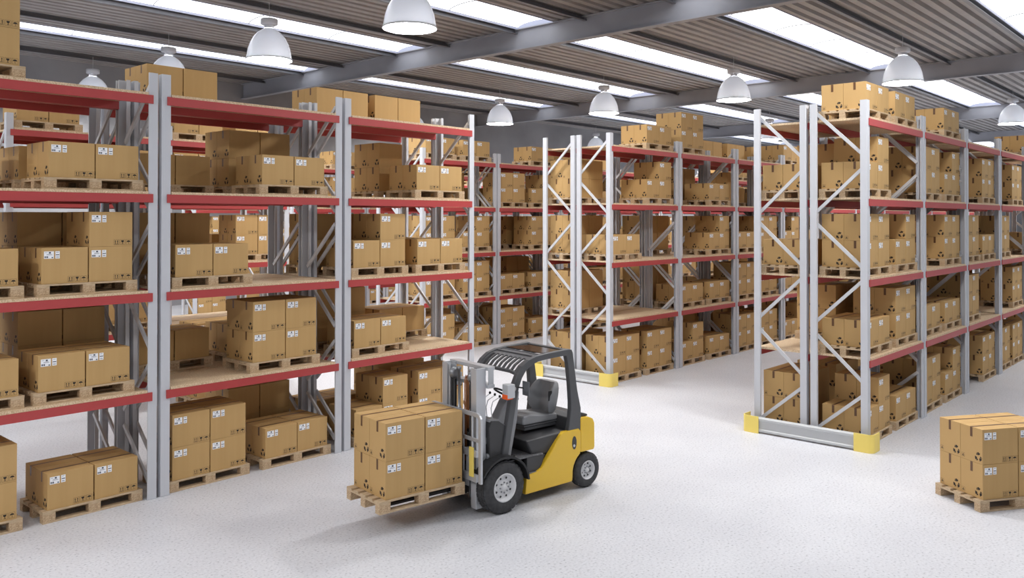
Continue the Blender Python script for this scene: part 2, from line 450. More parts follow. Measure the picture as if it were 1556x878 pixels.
# A: left double rack (front half and rear half)
XA = 2.244
bays_left = ['picture-edge bay', 'twin-post bay', 'forklift bay']
row('left rack', XA, 10.864, {
    (0, 4): ('8', ''), (0, 3): ('', '4'), (0, 2): ('4', ('6R', -.07)), (0, 1): ('4', ('4', -.1)), (0, 0): ('8', '4'),
    (1, 4): ('', ''), (1, 3): ('', ('4', -.06)), (1, 2): (('4', .04), ''), (1, 1): ('', ('8', -.2)), (1, 0): ('8', '4'),
    (2, 4): ('', ''), (2, 3): ('', ('4', -.02)), (2, 2): (('6R', .04), '4'), (2, 1): (('4', .06), ''), (2, 0): (('6R', .1), ('8', .025))},
    False, 3, False, bays_left, 1)
row('left rack rear side', XA, 10.864+FD+RACKGAP, {
    (0, 4): ('', ''), (0, 3): ('4', '4'), (0, 2): ('8', '8'), (0, 1): ('8', '8'), (0, 0): ('', ''),
    (1, 4): (('4', .12), ''), (1, 3): ('4', '8'), (1, 2): ('8', ''), (1, 1): ('4', '4'), (1, 0): ('', '8'),
    (2, 4): (('4', .06), ('4', -.1)), (2, 3): ('', 'CR'), (2, 2): ('8', '4'), (2, 1): ('8', '4'), (2, 0): ('4', '8')},
    True, 3, False, bays_left, 2)
# C: centre rack
bays_r = ['end bay', 'second bay', 'third bay', 'fourth bay', 'fifth bay', 'sixth bay', 'seventh bay', 'eighth bay', 'ninth bay', 'tenth bay', 'eleventh bay', 'twelfth bay']
XC = 15.275
row('centre rack', XC, 10.83, {
    (0, 4): ('', '4'), (0, 3): ('', '6R'), (0, 2): (('4', .02), ''), (0, 1): ('', ''), (0, 0): ('8', '8'),
    (1, 4): ('8', ''), (1, 3): ('', '4'), (1, 2): ('', '6R'), (1, 1): ('4', '4'), (1, 0): ('6R', '4'),
    (2, 4): ('', ''), (2, 3): ('', ''), (2, 2): ('4', '8'), (2, 1): ('8', '4'), (2, 0): ('8', '8')},
    False, 11, False, bays_r, 3)
row('centre rack rear side', XC, 10.83+FD+RACKGAP, {
    (0, 4): ('', ''), (0, 3): ('8', ''), (0, 2): ('8', ''), (0, 1): ('8', ''), (0, 0): ('8', '4'),
    (1, 4): ('', '4'), (1, 3): ('4', '8'), (1, 2): ('8', ''), (1, 1): ('8', ''), (1, 0): ('', '8'), (2, 4): ('4', '4')},
    True, 11, False, bays_r, 4)
# D: right rack
XD = 13.76
row('right rack', XD, 4.785, {
    (0, 4): ('4', '4'), (0, 3): ('6R', ''), (0, 2): ('8', '6R'), (0, 1): ('4', '8'), (0, 0): ('6R', '4'),
    (1, 4): ('', '4'), (1, 3): ('8', '6R'), (1, 2): ('', '8'), (1, 1): ('4', '4'), (1, 0): ('8', '6R'),
    (2, 4): ('', ''), (2, 3): ('', '8'), (2, 2): ('8', '4'), (2, 1): ('8', ''), (2, 0): ('', '8'),
    (3, 4): ('', ''), (3, 3): ('', '8'), (3, 2): ('8', ''), (3, 1): ('', '8'), (3, 0): ('8', '8')},
    False, 5, True, bays_r, 5)
row('right rack rear side', XD, 4.785+FD+RACKGAP, {
    (0, 4): ('', ''), (0, 3): ('4', '8'), (0, 2): ('4', ''), (0, 1): ('', '8'), (0, 0): ('8', '8'),
    (1, 4): ('4', ''), (1, 3): ('', '4'), (1, 2): ('', '4'), (1, 1): ('8', '8'), (1, 0): ('4', '8'),
    (2, 1): ('', '8'), (2, 2): ('', '8')},
    True, 5, True, bays_r, 6)
# B: far rack beyond the left one
XB = 15.16
row('far rack', XB, 16.83, {
    (0, 4): ('4', '4'), (0, 3): ('', ''), (0, 2): ('8', '6R'), (0, 1): ('4', '8'), (0, 0): ('8', '4'),
    (1, 4): ('', '4'), (1, 3): ('8', '6R'), (1, 2): ('', '8'), (1, 1): ('4', '4'), (1, 0): ('8', '4'),
    (2, 4): ('4', ''), (3, 4): ('', '')},
    False, 9, False, bays_r, 7)
row('far rack rear side', XB, 16.83+FD+RACKGAP, {(0, 3): ('8', '8'), (0, 4): ('', ''), (0, 2): ('', ''), (0, 1): ('', ''), (1, 4): ('', '')}, True, 9, False, bays_r, 8)
# E: rear left rack
row('second left rack', 5.2, 16.83, {
    (0, 4): ('4', ''), (0, 3): ('4', '8'), (0, 2): ('8', '4'), (0, 1): ('', '4'), (0, 0): ('', ''),
    (1, 4): ('4', '4'), (1, 3): ('8', '4'), (1, 2): ('', '8'), (1, 1): ('', ''), (1, 0): ('', '')},
    False, 2, False, ['end bay', 'second bay'], 9)
row('second left rack rear side', 5.2, 16.83+FD+RACKGAP, {
    (0, 4): ('', ''), (0, 3): ('8', ''), (0, 2): ('4', '4'), (0, 1): ('', '4'), (0, 0): ('', ''),
    (1, 4): ('', ''), (1, 3): ('', ''), (1, 2): ('', '4'), (1, 1): ('', ''), (1, 0): ('', '')},
    True, 2, False, ['end bay', 'second bay'], 10)
# F, G: the two racks by the back wall
row('fourth row rack', 15.1, 22.83, {(0, 4): ('', '4')}, False, 7, False, bays_r, 11)
row('last row rack by wall', 15.0, 28.83, {}, False, 6, False, bays_r, 12)

# free-standing loads
stack(8.72, 15.95, 0, 0, '8', ' in the lower load of the double-stacked pallets', 'loads standing on the floor', True, boxgroup='boxes of the two-high load', palabel='lower pallet of the double-stacked load seen through twin-post bay')
stack(8.72, 15.95, PAH+2*BH+.004, 0, '4', ' on the raised pallet seen through twin-post bay', 'loads standing on the floor', True, boxgroup='boxes of the two-high load', palabel='raised pallet of the double-stacked load seen through twin-post bay')
rD = math.radians(-34.)
nD = Vector((11.747, 2.723)); cD = nD+Vector((math.cos(rD), math.sin(rD)))*PAL/2+Vector((-math.sin(rD), math.cos(rD)))*PAW/2
stack(cD.x, cD.y, 0, rD, '8', ' of the lone floor load before the right rack', 'load standing on open floor', True,
      palabel='wooden pallet of the lone floor load before the right rack', boxgroup='boxes of the lone floor load')

# ------------------------------------------------------------------ end guards
def end_guard(x, yn, yf, label):
    """guard rail lying along y on the floor in front of a double rack's end"""
    g = link('rack_end_guard', None, None, (x, yn, 0)); tag(g, label, 'guard rail', 'rack end guards')
    W = yf-yn; h = .287
    prof = [(-.035, .02), (-.055, .035), (-.055, .062), (-.035, .078), (-.035, .205), (-.055, .22), (-.055, .25), (-.035, .265), (.02, .268), (.02, .02)]
    mb = MB(); mb.prism([(p[0], p[1]) for p in prof], .10, W-.10, 'y')
    link('guard_beam', mb.mesh('guard_beam', M['galv'], recalc=True), g)
    for s in (0, 1):
        pts = []; t = .014; r = .09
        # L-shaped bent plate, seen from above, corner at (-.075, 0)
        def arc(cx, cy, rad, a0, a1, n=7): return [(cx+rad*math.cos(a0+(a1-a0)*k/n), cy+rad*math.sin(a0+(a1-a0)*k/n)) for k in range(n+1)]
        xo = -.075
        outer = [(xo, .30)]+arc(xo+r, r, r, PI, 1.5*PI)+[(xo+.30, 0)]
        inner = [(xo+.30, t)]+arc(xo+r, r, r-t, 1.5*PI, PI)+[(xo+t, .30)]
        poly = outer+inner
        if s: poly = [(p[0], W-p[1]) for p in poly]
        mb = MB(); mb.prism(poly, 0.001, h, 'z')
        link('corner_plate', mb.mesh('corner_plate', M['guard_yellow'], recalc=True), g)
    return g
end_guard(13.615, 4.63, 6.83, 'grey floor guard rail with yellow corners at end of the right rack')
end_guard(15.145, 10.68, 12.88, 'grey floor guard rail with yellow corners at end of the centre rack')

# ------------------------------------------------------------------ forklift
FO = Vector((7.742, 7.068, 0)); FA = math.radians(-8.5)
fk = link('forklift', None, None, FO, FA)
tag(fk, 'yellow and black counterbalance forklift carrying a pallet of boxes', 'forklift')
def fp(name, mb, m, bevel=0., parent=None, recalc=True, seg=2, label=None):
    o = link(name, mb.mesh(name, m, bevel=bevel, recalc=recalc, seg=seg), parent or fk)
    if label: o['label'] = label
    return o
YC = .56
def both(fn):
    for s in (0, 1): fn(s)
def my(y0, y1, s): return (y0, y1) if not s else (2*YC-y1, 2*YC-y0)
# yellow side panels
arch = [(1.545+.30*math.cos(a), .235+.30*math.sin(a)) for a in [math.radians(d) for d in (170, 158, 146, 134, 122)]]
side_prof = [(.417, .133), (.438, .375), (.62, .392), (.69, .42), (.86, .60), (1.03, .80), (1.08, .825), (1.36, .83), (1.395, .79), (1.396, .53)]+arch[::-1]+[(1.247, .20), (1.243, .150), (1.20, .142)]
def f(s):
    y0, y1 = my(.10, .17, s)
    o = fp('side_panel', MB().prism(side_prof, y0, y1, 'y'), M['yellow'], .012)
    yy = .096 if not s else 2*YC-.096
    mb = MB(); n = 20; sg = -1 if not s else 1
    ring = [(1.275+.040*math.cos(2*PI*k/n), .652+.088*math.sin(2*PI*k/n)) for k in range(n)]
    mb.prism(ring, min(yy, yy-sg*.006), max(yy, yy-sg*.006), 'y'); fp('filler_recess', mb, M['dark'], parent=o)
    mb = MB(); mb.lathe([(.018, -.006), (.018, .012)], 14, 'y', (1.268, yy+.0, .615)); fp('filler_cap', mb, M['metal'], parent=o)
both(f)
fp('chassis', MB().prism([(.30, .16), (.30, .42), (.62, .40), (.69, .44), (.9, .64), (1.3, .72), (1.30, .17)], .18, .94, 'y').box(-.14, .23, .16, .36, .89, .62).box(1.25, .30, .2, 1.62, .82, .6), M['black'], .01)
# counterweight
cw = [(1.395, .50), (1.395, .965), (1.56, .955), (1.63, .925), (1.662, .86), (1.665, .54), (1.65, .50)]
o = fp('counterweight', MB().prism(cw, .10, 1.02, 'y').box(1.42, .32, .16, 1.64, .80, .52), M['yellow'], .02)
hood = [(1.20, .80), (1.20, .99), (1.30, 1.03), (1.45, 1.02), (1.58, .985), (1.59, .955), (1.40, .955), (1.38, .80)]
fp('engine_hood', MB().prism(hood, .16, .96, 'y'), M['dark'], .018)
# seat plinth: tapered black box
mb = MB()
lo = [(.60, .17), (1.20, .17), (1.20, .95), (.60, .95)]; hi = [(.46, .14), (1.28, .14), (1.28, .98), (.46, .98)]
mb.add([(a, b, .57) for a, b in lo]+[(a, b, .80+.03*(a > 1)) for a, b in hi], [(3, 2, 1, 0), (4, 5, 6, 7), (0, 1, 5, 4), (1, 2, 6, 5), (2, 3, 7, 6), (3, 0, 4, 7)])
fp('seat_plinth', mb, M['dark'], .03, seg=3)
fp('floor_plate', MB().box(.10, .13, .585, .74, .99, .605), M['checker'], .004)
def f(s):
    y0, y1 = my(.11, .30, s)
    fp('step', MB().box(.43, y0, .375, .70, y1, .392), M['checker'], .003)
    y0, y1 = my(.135, .20, s)
    fp('step_riser', MB().prism([(.47, .392), (.47, .585), (.78, .585), (.70, .392)], y0, y1, 'y'), M['dark'], .008)
both(f)
# front cowl, fenders
fp('front_cowl', MB().prism([(-.12, .58), (-.14, 1.06), (-.10, 1.14), (.02, 1.12), (.16, 1.02), (.17, .93), (.10, .60)], .14, .98, 'y'), M['dark'], .012)
fp('dash_top', MB().prism([(-.125, 1.125), (-.10, 1.152), (.03, 1.135), (.172, 1.03), (.165, 1.012), (.02, 1.118)], .16, .96, 'y'), M['seat'], .004)
def f(s):
    y0, y1 = my(.0, .24, s); n = 12
    a = [math.radians(150-145*k/n) for k in range(n+1)]
    out = [(.01+.40*math.cos(t), .325+.385*math.sin(t)) for t in a]; inn = [(.01+.375*math.cos(t), .325+.36*math.sin(t)) for t in a[::-1]]
    fp('fender', MB().prism(out+inn, y0, y1, 'y'), M['black'])
both(f)
# overhead guard
outer = [(.04, .60), (.10, .95), (.196, 1.43), (.235, 1.56), (.295, 1.68), (.37, 1.77), (.48, 1.84), (.62, 1.878), (.80, 1.893), (1.20, 1.912), (1.24, 1.90), (1.262, 1.86), (1.30, 1.62), (1.345, 1.35), (1.41, 1.10), (1.415, .84), (1.40, .79)]
inner = [(1.17, .79), (1.19, .88), (1.225, 1.10), (1.225, 1.20), (1.205, 1.45), (1.165, 1.74), (1.14, 1.83), (.80, 1.815), (.64, 1.80), (.53, 1.765), (.44, 1.71), (.37, 1.62), (.325, 1.52), (.295, 1.41), (.20, .95), (.13, .60)]
def f(s):
    y0, y1 = my(.11, .185, s)
    fp('overhead_guard_leg', MB().prism(outer+inner, y0, y1, 'y'), M['frame'], .014)
both(f)
mb = MB()
for (xx, zz, w, h) in ((1.20, 1.872, .07, .06), (.64, 1.848, .06, .05), (.74, 1.856, .03, .045)):
    mb.box(xx-w/2, .18, zz-h/2, xx+w/2, .94, zz+h/2)
fp('roof_crossbar', mb, M['frame'], .008)
mb = MB(); mb.tube([(.345, .17, 1.665), (.335, .30, 1.69), (.335, .82, 1.69), (.345, .95, 1.665)], 0, rect=(.05, .04))
fp('roof_front_edge', mb, M['frame'], .006)
mb = MB()
for k in range(9):
    y = .20+k*.09
    mb.tube([(.335, y, 1.70), (.40, y, 1.765), (.50, y, 1.82), (.56, y, 1.838)], 0, rect=(.036, .018))
mb.prism([(.53, 1.822), (.53, 1.838), (.66, 1.866), (.76, 1.872), (.76, 1.858), (.66, 1.85)], .18, .94, 'y')
fp('roof_slats', mb, M['frame'], recalc=True)
mb = MB()
for y in (.40, .56, .72): mb.box(.75, y-.012, 1.862, 1.17, y+.012, 1.882)
fp('roof_bars', mb, M['frame'], .003)
fp('roof_panel', MB().box(.77, .20, 1.885, 1.165, .92, 1.891), M['glass'])
# light strip on the inner side of the near front leg
fp('pillar_trim', MB().prism([(.20, .62), (.31, 1.10), (.345, 1.45), (.33, 1.45), (.215, .93), (.145, .60)], .145, .175, 'y'), M['seat'], .003)
# seat
def loft(sections, m, name, bevel=0., parent=None, close=True):
    mb = MB(); n = len(sections[0]); vs = [p for s in sections for p in s]; fs = []
    for i in range(len(sections)-1):
        for j in range(n): fs.append((i*n+j, i*n+(j+1) % n, (i+1)*n+(j+1) % n, (i+1)*n+j))
    mb.add(vs, fs, 0, True); mb.add(sections[0], [tuple(range(n))]); mb.add(sections[-1], [tuple(range(n))[::-1]])
    return fp(name, mb, m, bevel, parent)
seat = link('driver_seat', None, fk)
cush = [(.60, .93), (.585, .99), (.61, 1.045), (.70, 1.06), (1.0, 1.02), (1.20, 1.02), (1.22, .93)]
fp('seat_cushion', MB().prism(cush, .36, .80, 'y'), M['seat'], .03, seat, seg=3)
fp('seat_suspension', MB().box(.64, .38, .855, 1.20, .78, .895).box(.62, .37, .90, 1.21, .79, .925), M['frame'], .008, seat)
secs = []
for z, xb, w, d in ((1.0, 1.19, .17, .08), (1.06, 1.20, .21, .12), (1.14, 1.21, .228, .165), (1.26, 1.235, .232, .165), (1.35, 1.255, .222, .12), (1.405, 1.265, .20, .075), (1.42, 1.268, .18, .05)):
    hf = [(xb-d, -w), (xb-d-.012, -w+.022), (xb-d+.01, -w+.045), (xb-.062, -w+.11), (xb-.055, -w*.25)]
    bk = [(xb+.022, -w*.4), (xb+.012, -w+.05), (xb-.02, -w+.004)]
    loop = hf+[(p[0], -p[1]) for p in hf[::-1]]+[(p[0], -p[1]) for p in bk[::-1]]+bk
    secs.append([(p[0], .58+p[1], z) for p in loop])
loft(secs, M['seat'], 'seat_backrest', 0, seat)
fp('backrest_slot', MB().box(1.035, .352, 1.20, 1.10, .3545, 1.33), M['black'], 0, seat)
# steering, levers
fp('steering_column', MB().prism([(.14, .99), (.26, 1.06), (.405, 1.285), (.455, 1.30), (.49, 1.24), (.45, .98), (.42, .80), (.14, .80)], .46, .62, 'y'), M['seat'], .02)
ring = []
for k in range(20):
    a = 2*PI*k/20; ring.append((.455+.17*math.cos(a)*.87, .54+.17*math.sin(a), 1.345-.17*math.cos(a)*.5))
sw = fp('steering_wheel', MB().tube(ring, .013, 8, closed=True), M['black'])
mb = MB()
for a in (0, 2.1, 4.2): mb.tube([(.45, .54, 1.325), (.455+.165*math.cos(a)*.87, .54+.165*math.sin(a), 1.345-.165*math.cos(a)*.5)], .009, 6)
mb.tube([(.44, .54, 1.25), (.452, .54, 1.335)], .024, 10)
fp('wheel_spokes', mb, M['black'], parent=sw)
for k, y in enumerate((.22, .32, .42)):
    lv = fp('control_lever', MB().tube([(-.03, y, 1.12), (-.05, y, 1.28), (-.02, y, 1.36), (.09, y, 1.40+.008*k)], .006, 6), M['metal'])
    fp('lever_knob', MB().lathe([(.004, -.018), (.014, -.010), (.016, .006), (.008, .016)], 10, 'z', (.09, y, 1.41+.008*k)), M['black'], parent=lv)
# lamp and mirror by the near front leg, and on the far side
def f(s):
    def Y(y): return y if not s else 2*YC-y
    def B(x0, y0, z0, x1, y1, z1): a, b = sorted((Y(y0), Y(y1))); return MB().box(x0, a, z0, x1, b, z1)
    wl = fp('work_lamp', B(.0, -.05, 1.43, .12, .06, 1.60), M['metal'], .01)
    fp('indicator_lens', B(-.004, -.046, 1.418, .09, .056, 1.478), M['lens'], .004, wl)
    fp('lamp_bracket', MB().tube([(.11, Y(.02), 1.50), (.25, Y(.14), 1.50)], .036, 12), M['metal'], parent=wl)
    fp('mirror', B(.335, -.06, 1.42, .352, .07, 1.60), M['mirror'], .008)
    fp('mirror_arm', MB().tube([(.28, Y(.14), 1.52), (.345, Y(.04), 1.51)], .010, 8), M['black'])
both(f)
# mast
def channel(x0, x1, y0, y1, z0, z1, open_dir):
    """U section along z, web on the side away from open_dir (+1 opens to +y)"""
    t = .016
    if open_dir > 0: pr = [(x0, y0), (x1, y0), (x1, y1), (x1-t, y1), (x1-t, y0+t), (x0+t, y0+t), (x0+t, y1), (x0, y1)]
    else: pr = [(x0, y0), (x0+t, y0), (x0+t, y1-t), (x1-t, y1-t), (x1-t, y0), (x1, y0), (x1, y1), (x0, y1)]
    return MB().prism(pr, z0, z1, 'z')
def f(s):
    y0, y1 = my(.195, .30, s)
    fp('mast_rail', channel(-.30, -.15, y0, y1, .075, 1.80, -1 if s else 1), M['metal'], .002, seg=1)
    y0, y1 = my(.218, .335, s)
    fp('inner_mast_rail', channel(-.278, -.17, y0, y1, .09, 1.775, -1 if s else 1), M['metal'], .002, seg=1)
    y0, y1 = my(.40, .46, s); ym = (y0+y1)/2
    fp('lift_cylinder', MB().lathe([(.028, .15), (.028, 1.25), (.018, 1.26), (.018, 1.72), (.03, 1.72), (.03, 1.76)], 14, 'z', (-.20, ym, 0)), M['steel'])
    y0, y1 = my(.345, .375, s); ym = (y0+y1)/2
    fp('lift_chain', MB().box(-.262, ym-.012, .5, -.252, ym+.012, 1.68).box(-.205, ym-.012, 1.0, -.195, ym+.012, 1.68), M['black'])
    fp('chain_pulley', MB().lathe([(.02, -.02), (.075, -.02), (.058, -.008), (.058, .008), (.075, .02), (.02, .02)], 20, 'y', (-.225, ym, 1.67)), M['steel'])
both(f)
def tie(z):
    n = 6; pr = [(-.15, .15), (-.06, .15)]+[(-.06+.03*math.sin(PI/2*k/n), .18-.03*math.cos(PI/2*k/n)) for k in range(1, n)]+[(-.03, .18)]
    pr = pr+[(p[0], 2*YC-p[1]) for p in pr[::-1]]
    return MB().prism(pr, z, z+.045, 'z')
fp('mast_top_tie', tie(1.765), M['metal'], .006)
fp('mast_upper_tie', tie(1.545), M['metal'], .006)
fp('mast_tie_plate', MB().box(-.135, .155, 1.59, -.06, .17, 1.765).box(-.135, .95, 1.59, -.06, .965, 1.765), M['metal'])
fp('mast_lower_tie', MB().box(-.16, .20, .25, -.11, .92, .37).box(-.16, .20, .85, -.12, .92, .93), M['steel'], .006)
mb = MB()
for y in (.49, .52): mb.tube([(-.235, y, .6), (-.235, y, 1.60), (-.22, y, 1.67), (-.20, y, 1.60), (-.20, y, 1.0)], .009, 6)
fp('hydraulic_hose', mb, M['orange'])
def f(s):
    y0, y1 = my(.16, .16, s)
    fp('tilt_cylinder', MB().lathe([(.03, -.13), (.038, -.12), (.038, .0), (.02, .005), (.02, .10), (.03, .10), (.03, .15)], 14, 'x', (-.02, my(.19, .19, s)[0], .70)), M['steel'])
both(f)
# carriage, load backrest, forks
fp('fork_carriage', MB().box(-.375, .10, .44, -.335, 1.02, .53).box(-.375, .10, .74, -.335, 1.02, .82).box(-.335, .32, .44, -.27, .36, .82).box(-.335, .76, .44, -.27, .80, .82), M['metal'], .004)
br = []
zt = 1.26; y0, y1 = .03, 1.09
path = [(-.36, y0, .44), (-.36, y0, zt-.07)]+[(-.36, y0+.07-.07*math.cos(PI/2*k/4), zt-.07+.07*math.sin(PI/2*k/4)) for k in range(1, 5)]
path += [(p[0], 2*YC-p[1], p[2]) for p in path[::-1]]
mb = MB(); mb.tube(path, 0, rect=(.032, .05))
o = fp('load_backrest', mb, M['metal'], .004)
mb = MB(); mb.box(-.372, y0, .93, -.348, y1, .975)
for y in (.20, .38, .74, .92): mb.box(-.37, y-.012, .53, -.35, y+.012, zt-.01)
fp('backrest_bars', mb, M['metal'], .003, o)
fp('backrest_bracket', MB().box(-.385, .14, .50, -.376, .23, .86).box(-.385, .89, .50, -.376, .98, .86), M['guard_yellow'], .002, o)
LZ = .285
for y in (.42, .82):
    mb = MB(); mb.prism([(-.376, .84), (-.41, .84), (-.41, LZ+.072), (-1.45, LZ+.052), (-1.50, LZ+.040), (-1.45, LZ+.032), (-.41, LZ+.028), (-.376, LZ+.05)], y-.055, y+.055, 'y')
    fp('fork', mb, M['black'], .002, seg=1)
# wheels
def wheel(name, cx, cz, r, w, y0, flip):
    """y0 outer face; flip: outer face is +y"""
    s = -1 if flip else 1
    g = link(name, None, fk, (cx, y0, cz))
    hub = r*.56
    prof = [(hub, .012), (hub+.02, .0), (r*.80, .0), (r*.93, .012), (r*.985, .035), (r, .06), (r, w-.06), (r*.97, w-.02), (r*.85, w), (hub, w), (hub, .012)]
    mb = MB(); mb.lathe([(a, s*b) for a, b in prof], 40, 'y', cap=False); 
    fp('tyre', mb, M['rubber'], parent=g)
    mb = MB(); n = 30
    for k in range(n):
        a = 2*PI*k/n
        for j, (ya, yb) in enumerate(((.035, w*.30), (w*.36, w*.64), (w*.70, w-.035))):
            aa = a+(PI/n if j == 1 else 0); da = .075
            q = []
            for yy, rr in ((ya, r-.004), (yb, r-.004)):
                for t in (aa-da, aa+da): q.append((t, yy))
            vs = []
            for rr in (r-.006, r+.006):
                for yy in (ya, yb):
                    for t in (aa-da+.06*(yy-ya)/w, aa+da+.06*(yy-ya)/w): vs.append((rr*math.cos(t), s*yy, rr*math.sin(t)))
            mb.add(vs, [(0, 1, 3, 2), (4, 6, 7, 5), (0, 4, 5, 1), (1, 5, 7, 3), (3, 7, 6, 2), (2, 6, 4, 0)])
    fp('tread', mb, M['rubber'], parent=g)
    rp = [(hub, .012), (hub*.97, .004), (hub*.90, .008), (hub*.86, .03), (hub*.80, .055), (hub*.52, .050), (hub*.46, .038), (hub*.22, .030), (hub*.20, .012), (.001, .010)]
    mb = MB(); mb.lathe([(a, s*b) for a, b in rp], 32, 'y', cap=False); rim = fp('rim', mb, M['rim'], parent=g)
    mb = MB(); nb = 8
    for k in range(nb):
        a = 2*PI*k/nb
        mb.lathe([(.011, s*.034), (.011, s*.022), (.001, s*.020)], 6, 'y', (hub*.36*math.cos(a), 0, hub*.36*math.sin(a)), cap=False)
    fp('wheel_bolt', mb, M['steel'], parent=rim)
    mb = MB()
    for k in range(8):
        a = 2*PI*(k+.5)/8
        mb.lathe([(.014, s*.046), (.001, s*.0455)], 10, 'y', (hub*.66*math.cos(a), 0, hub*.66*math.sin(a)), cap=False)
    fp('vent_hole', mb, M['black'], parent=rim)
    return g
wheel('front_wheel', .01, .325, .319, .215, 0., False)
wheel('front_wheel', .01, .325, .319, .215, 1.12, True)
wheel('rear_wheel', 1.54, .236, .230, .17, .10, False)
wheel('rear_wheel', 1.54, .236, .230, .17, 1.02, True)
# load on the forks
def fw(x, y): c, s = math.cos(FA), math.sin(FA); return FO.x+x*c-y*s, FO.y+x*s+y*c
lx, ly = fw(-1.635+PAL/2+.0, .245+PAW/2)
stack(lx, ly, LZ, FA, '8', ' of the load on the forklift forks', 'load on the forks', True,
      palabel='wooden pallet raised on the forklift forks', boxgroup='boxes on the forklift pallet', bdx=.03)

# ------------------------------------------------------------------ building
def plane(name, vs, m):
    me = bpy.data.meshes.new(name); me.from_pydata(vs, [], [(0, 1, 2, 3)]); me.materials.append(m)
    return struct(link(name, me))
RX0, RX1, RY0, RY1, RZ = -14., 112., -9., 34.4, 9.7
plane('floor', [(RX0, RY0, 0), (RX1, RY0, 0), (RX1, RY1, 0), (RX0, RY1, 0)], M['floor'])
plane('wall_left', [(RX0, RY1, 0), (RX1, RY1, 0), (RX1, RY1, RZ+.3), (RX0, RY1, RZ+.3)], M['wall'])
plane('wall_back', [(RX1, RY0, 0), (RX1, RY0, RZ+.3), (RX1, RY1, RZ+.3), (RX1, RY1, 0)], M['wall'])
# corrugated deck, broken by the skylight bands
SKY = [(-1.4, .1), (4.55, 6.05), (10.58, 12.08), (16.35, 17.86), (22.2, 23.72), (28.55, 29.6)]
bands = []; y = RY0
for a, b in SKY: bands.append((y, a)); y = b
bands.append((y, RY1))
GX = [-10.2, 5.0, 20.2, 35.25, 50.4, 65.5, 80.6, 95.7]
mb = MB(); per = .385
for a, b in bands:
    y = a; pr = [(a, 0)]
    n = max(1, round((b-a)/per)); p = (b-a)/n
    for k in range(n):
        y = a+k*p; pr += [(y+p*.06, 0), (y+p*.16, .11), (y+p*.44, .11), (y+p*.54, 0), (y+p, 0)]
    vs = [(RX0, q[0], RZ+q[1]) for q in pr]+[(RX1, q[0], RZ+q[1]) for q in pr]; k = len(pr)
    mb.add(vs, [(i, i+1, i+1+k, i+k) for i in range(k-1)])
struct(link('ceiling', mb.mesh('ceiling', M['deck'])))
xs = [RX0]+GX+[RX1]
wn = 0
for a, b in SKY:
    for i in range(len(xs)-1):
        xa, xb = xs[i]+.04, xs[i+1]-.04
        if xb-xa < 2: continue
        wn += 1
        g = struct(link('window_%d' % wn, None, None, (xa, a, RZ)))
        n = 8; w = b-a; L = xb-xa
        arc = [(w/2-w/2*math.cos(PI*k/n), .05+.12*math.sin(PI*k/n)) for k in range(n+1)]
        mb = MB(); mb.add([(0, p[0], p[1]) for p in arc]+[(L, p[0], p[1]) for p in arc], [(k, k+1, k+n+2, k+n+1) for k in range(n)], 0, True)
        link('glazing', mb.mesh('glazing', M['sky']), g)
        mb = MB(); mb.box(-.03, -.03, -.02, L+.03, 0, .06).box(-.03, w, -.02, L+.03, w+.03, .06).box(-.03, 0, -.02, 0, w, .18).box(L, 0, -.02, L+.03, w, .18)
        link('upstand', mb.mesh('upstand', M['upstand']), g)
        mb = MB(); q = max(2, round(L/3.1))
        for k in range(1, q):
            xx = L*k/q; mb.tube([(xx, p[0], p[1]-.008) for p in arc], .012, 5)
        link('glazing_bar', mb.mesh('glazing_bar', M['purlin']), g)
tn = 0
for gx in GX:
    tn += 1
    pr = [(-.13, 0), (.13, 0), (.13, .03), (.012, .03), (.012, .64), (.13, .64), (.13, .67), (-.13, .67), (-.13, .64), (-.012, .64), (-.012, .03), (-.13, .03)]
    mb = MB(); mb.prism([(gx+p[0], 9.02+p[1]) for p in pr], RY0, RY1-.01, 'y')
    struct(link('trim_%d' % tn, mb.mesh('girder', M['girder'], recalc=True)))
for py in (-3, .2, 3.15, 6.14, 9.17, 12.17, 15.2, 17.95, 21.05, 23.81, 27.0, 29.7, 32.6):
    for i in range(len(xs)-1):
        xa, xb = xs[i]+.02, xs[i+1]-.02; tn += 1
        pr = [(-.06, 0), (.06, 0), (.06, .15), (-.06, .15), (-.06, .138), (.048, .138), (.048, .012), (-.06, .012)]
        mb = MB(); mb.prism([(py+p[0], 9.548+p[1]) for p in pr], xa, xb, 'x')
        struct(link('trim_%d' % tn, mb.mesh('purlin', M['purlin'], recalc=True)))

# ------------------------------------------------------------------ pendant lamps
LZR = 7.93
dome = [(a, b*1.07) for a, b in [(.615, 0), (.60, .03), (.585, .12), (.555, .28), (.50, .43), (.42, .57), (.31, .69), (.20, .765), (.135, .80)]]
x = MB(); x.lathe(dome, 36, 'z', cap=False); ME_DOME = x.mesh('lamp_dome', M['dome'], recalc=True)
x = MB(); x.lathe([(.135, .85), (.125, .955), (.20, .96), (.225, .975), (.225, 1.10), (.21, 1.115), (.03, 1.12)], 28, 'z'); ME_CAP = x.mesh('lamp_cap', M['cap'], bevel=0)
x = MB(); x.lathe([(.001, .02), (.30, .02), (.592, .035)], 32, 'z', cap=False); x.f = [f[::-1] for f in x.f]; ME_DISC = x.mesh('lamp_disc', M['lampglow'])
x = MB(); x.lathe([(.618, -.006), (.618, .03), (.600, .032), (.600, -.006), (.618, -.006)], 36, 'z', cap=False); ME_RIM = x.mesh('lamp_rim', M['cap'], recalc=True)
x = MB(); x.tube([(0, 0, 1.11), (0, 0, 9.70-LZR-.2)], .010, 6); ME_ROD = x.mesh('lamp_rod', M['metal'])
LX = [(-2.8, 4), (12.6, 0), (28.0, 1), (43.2, 2), (58.6, 3)]
LY = [(2.85, 'first'), (8.63, 'second'), (14.42, 'third'), (20.15, 'fourth'), (25.9, 'fifth'), (31.7, 'sixth')]
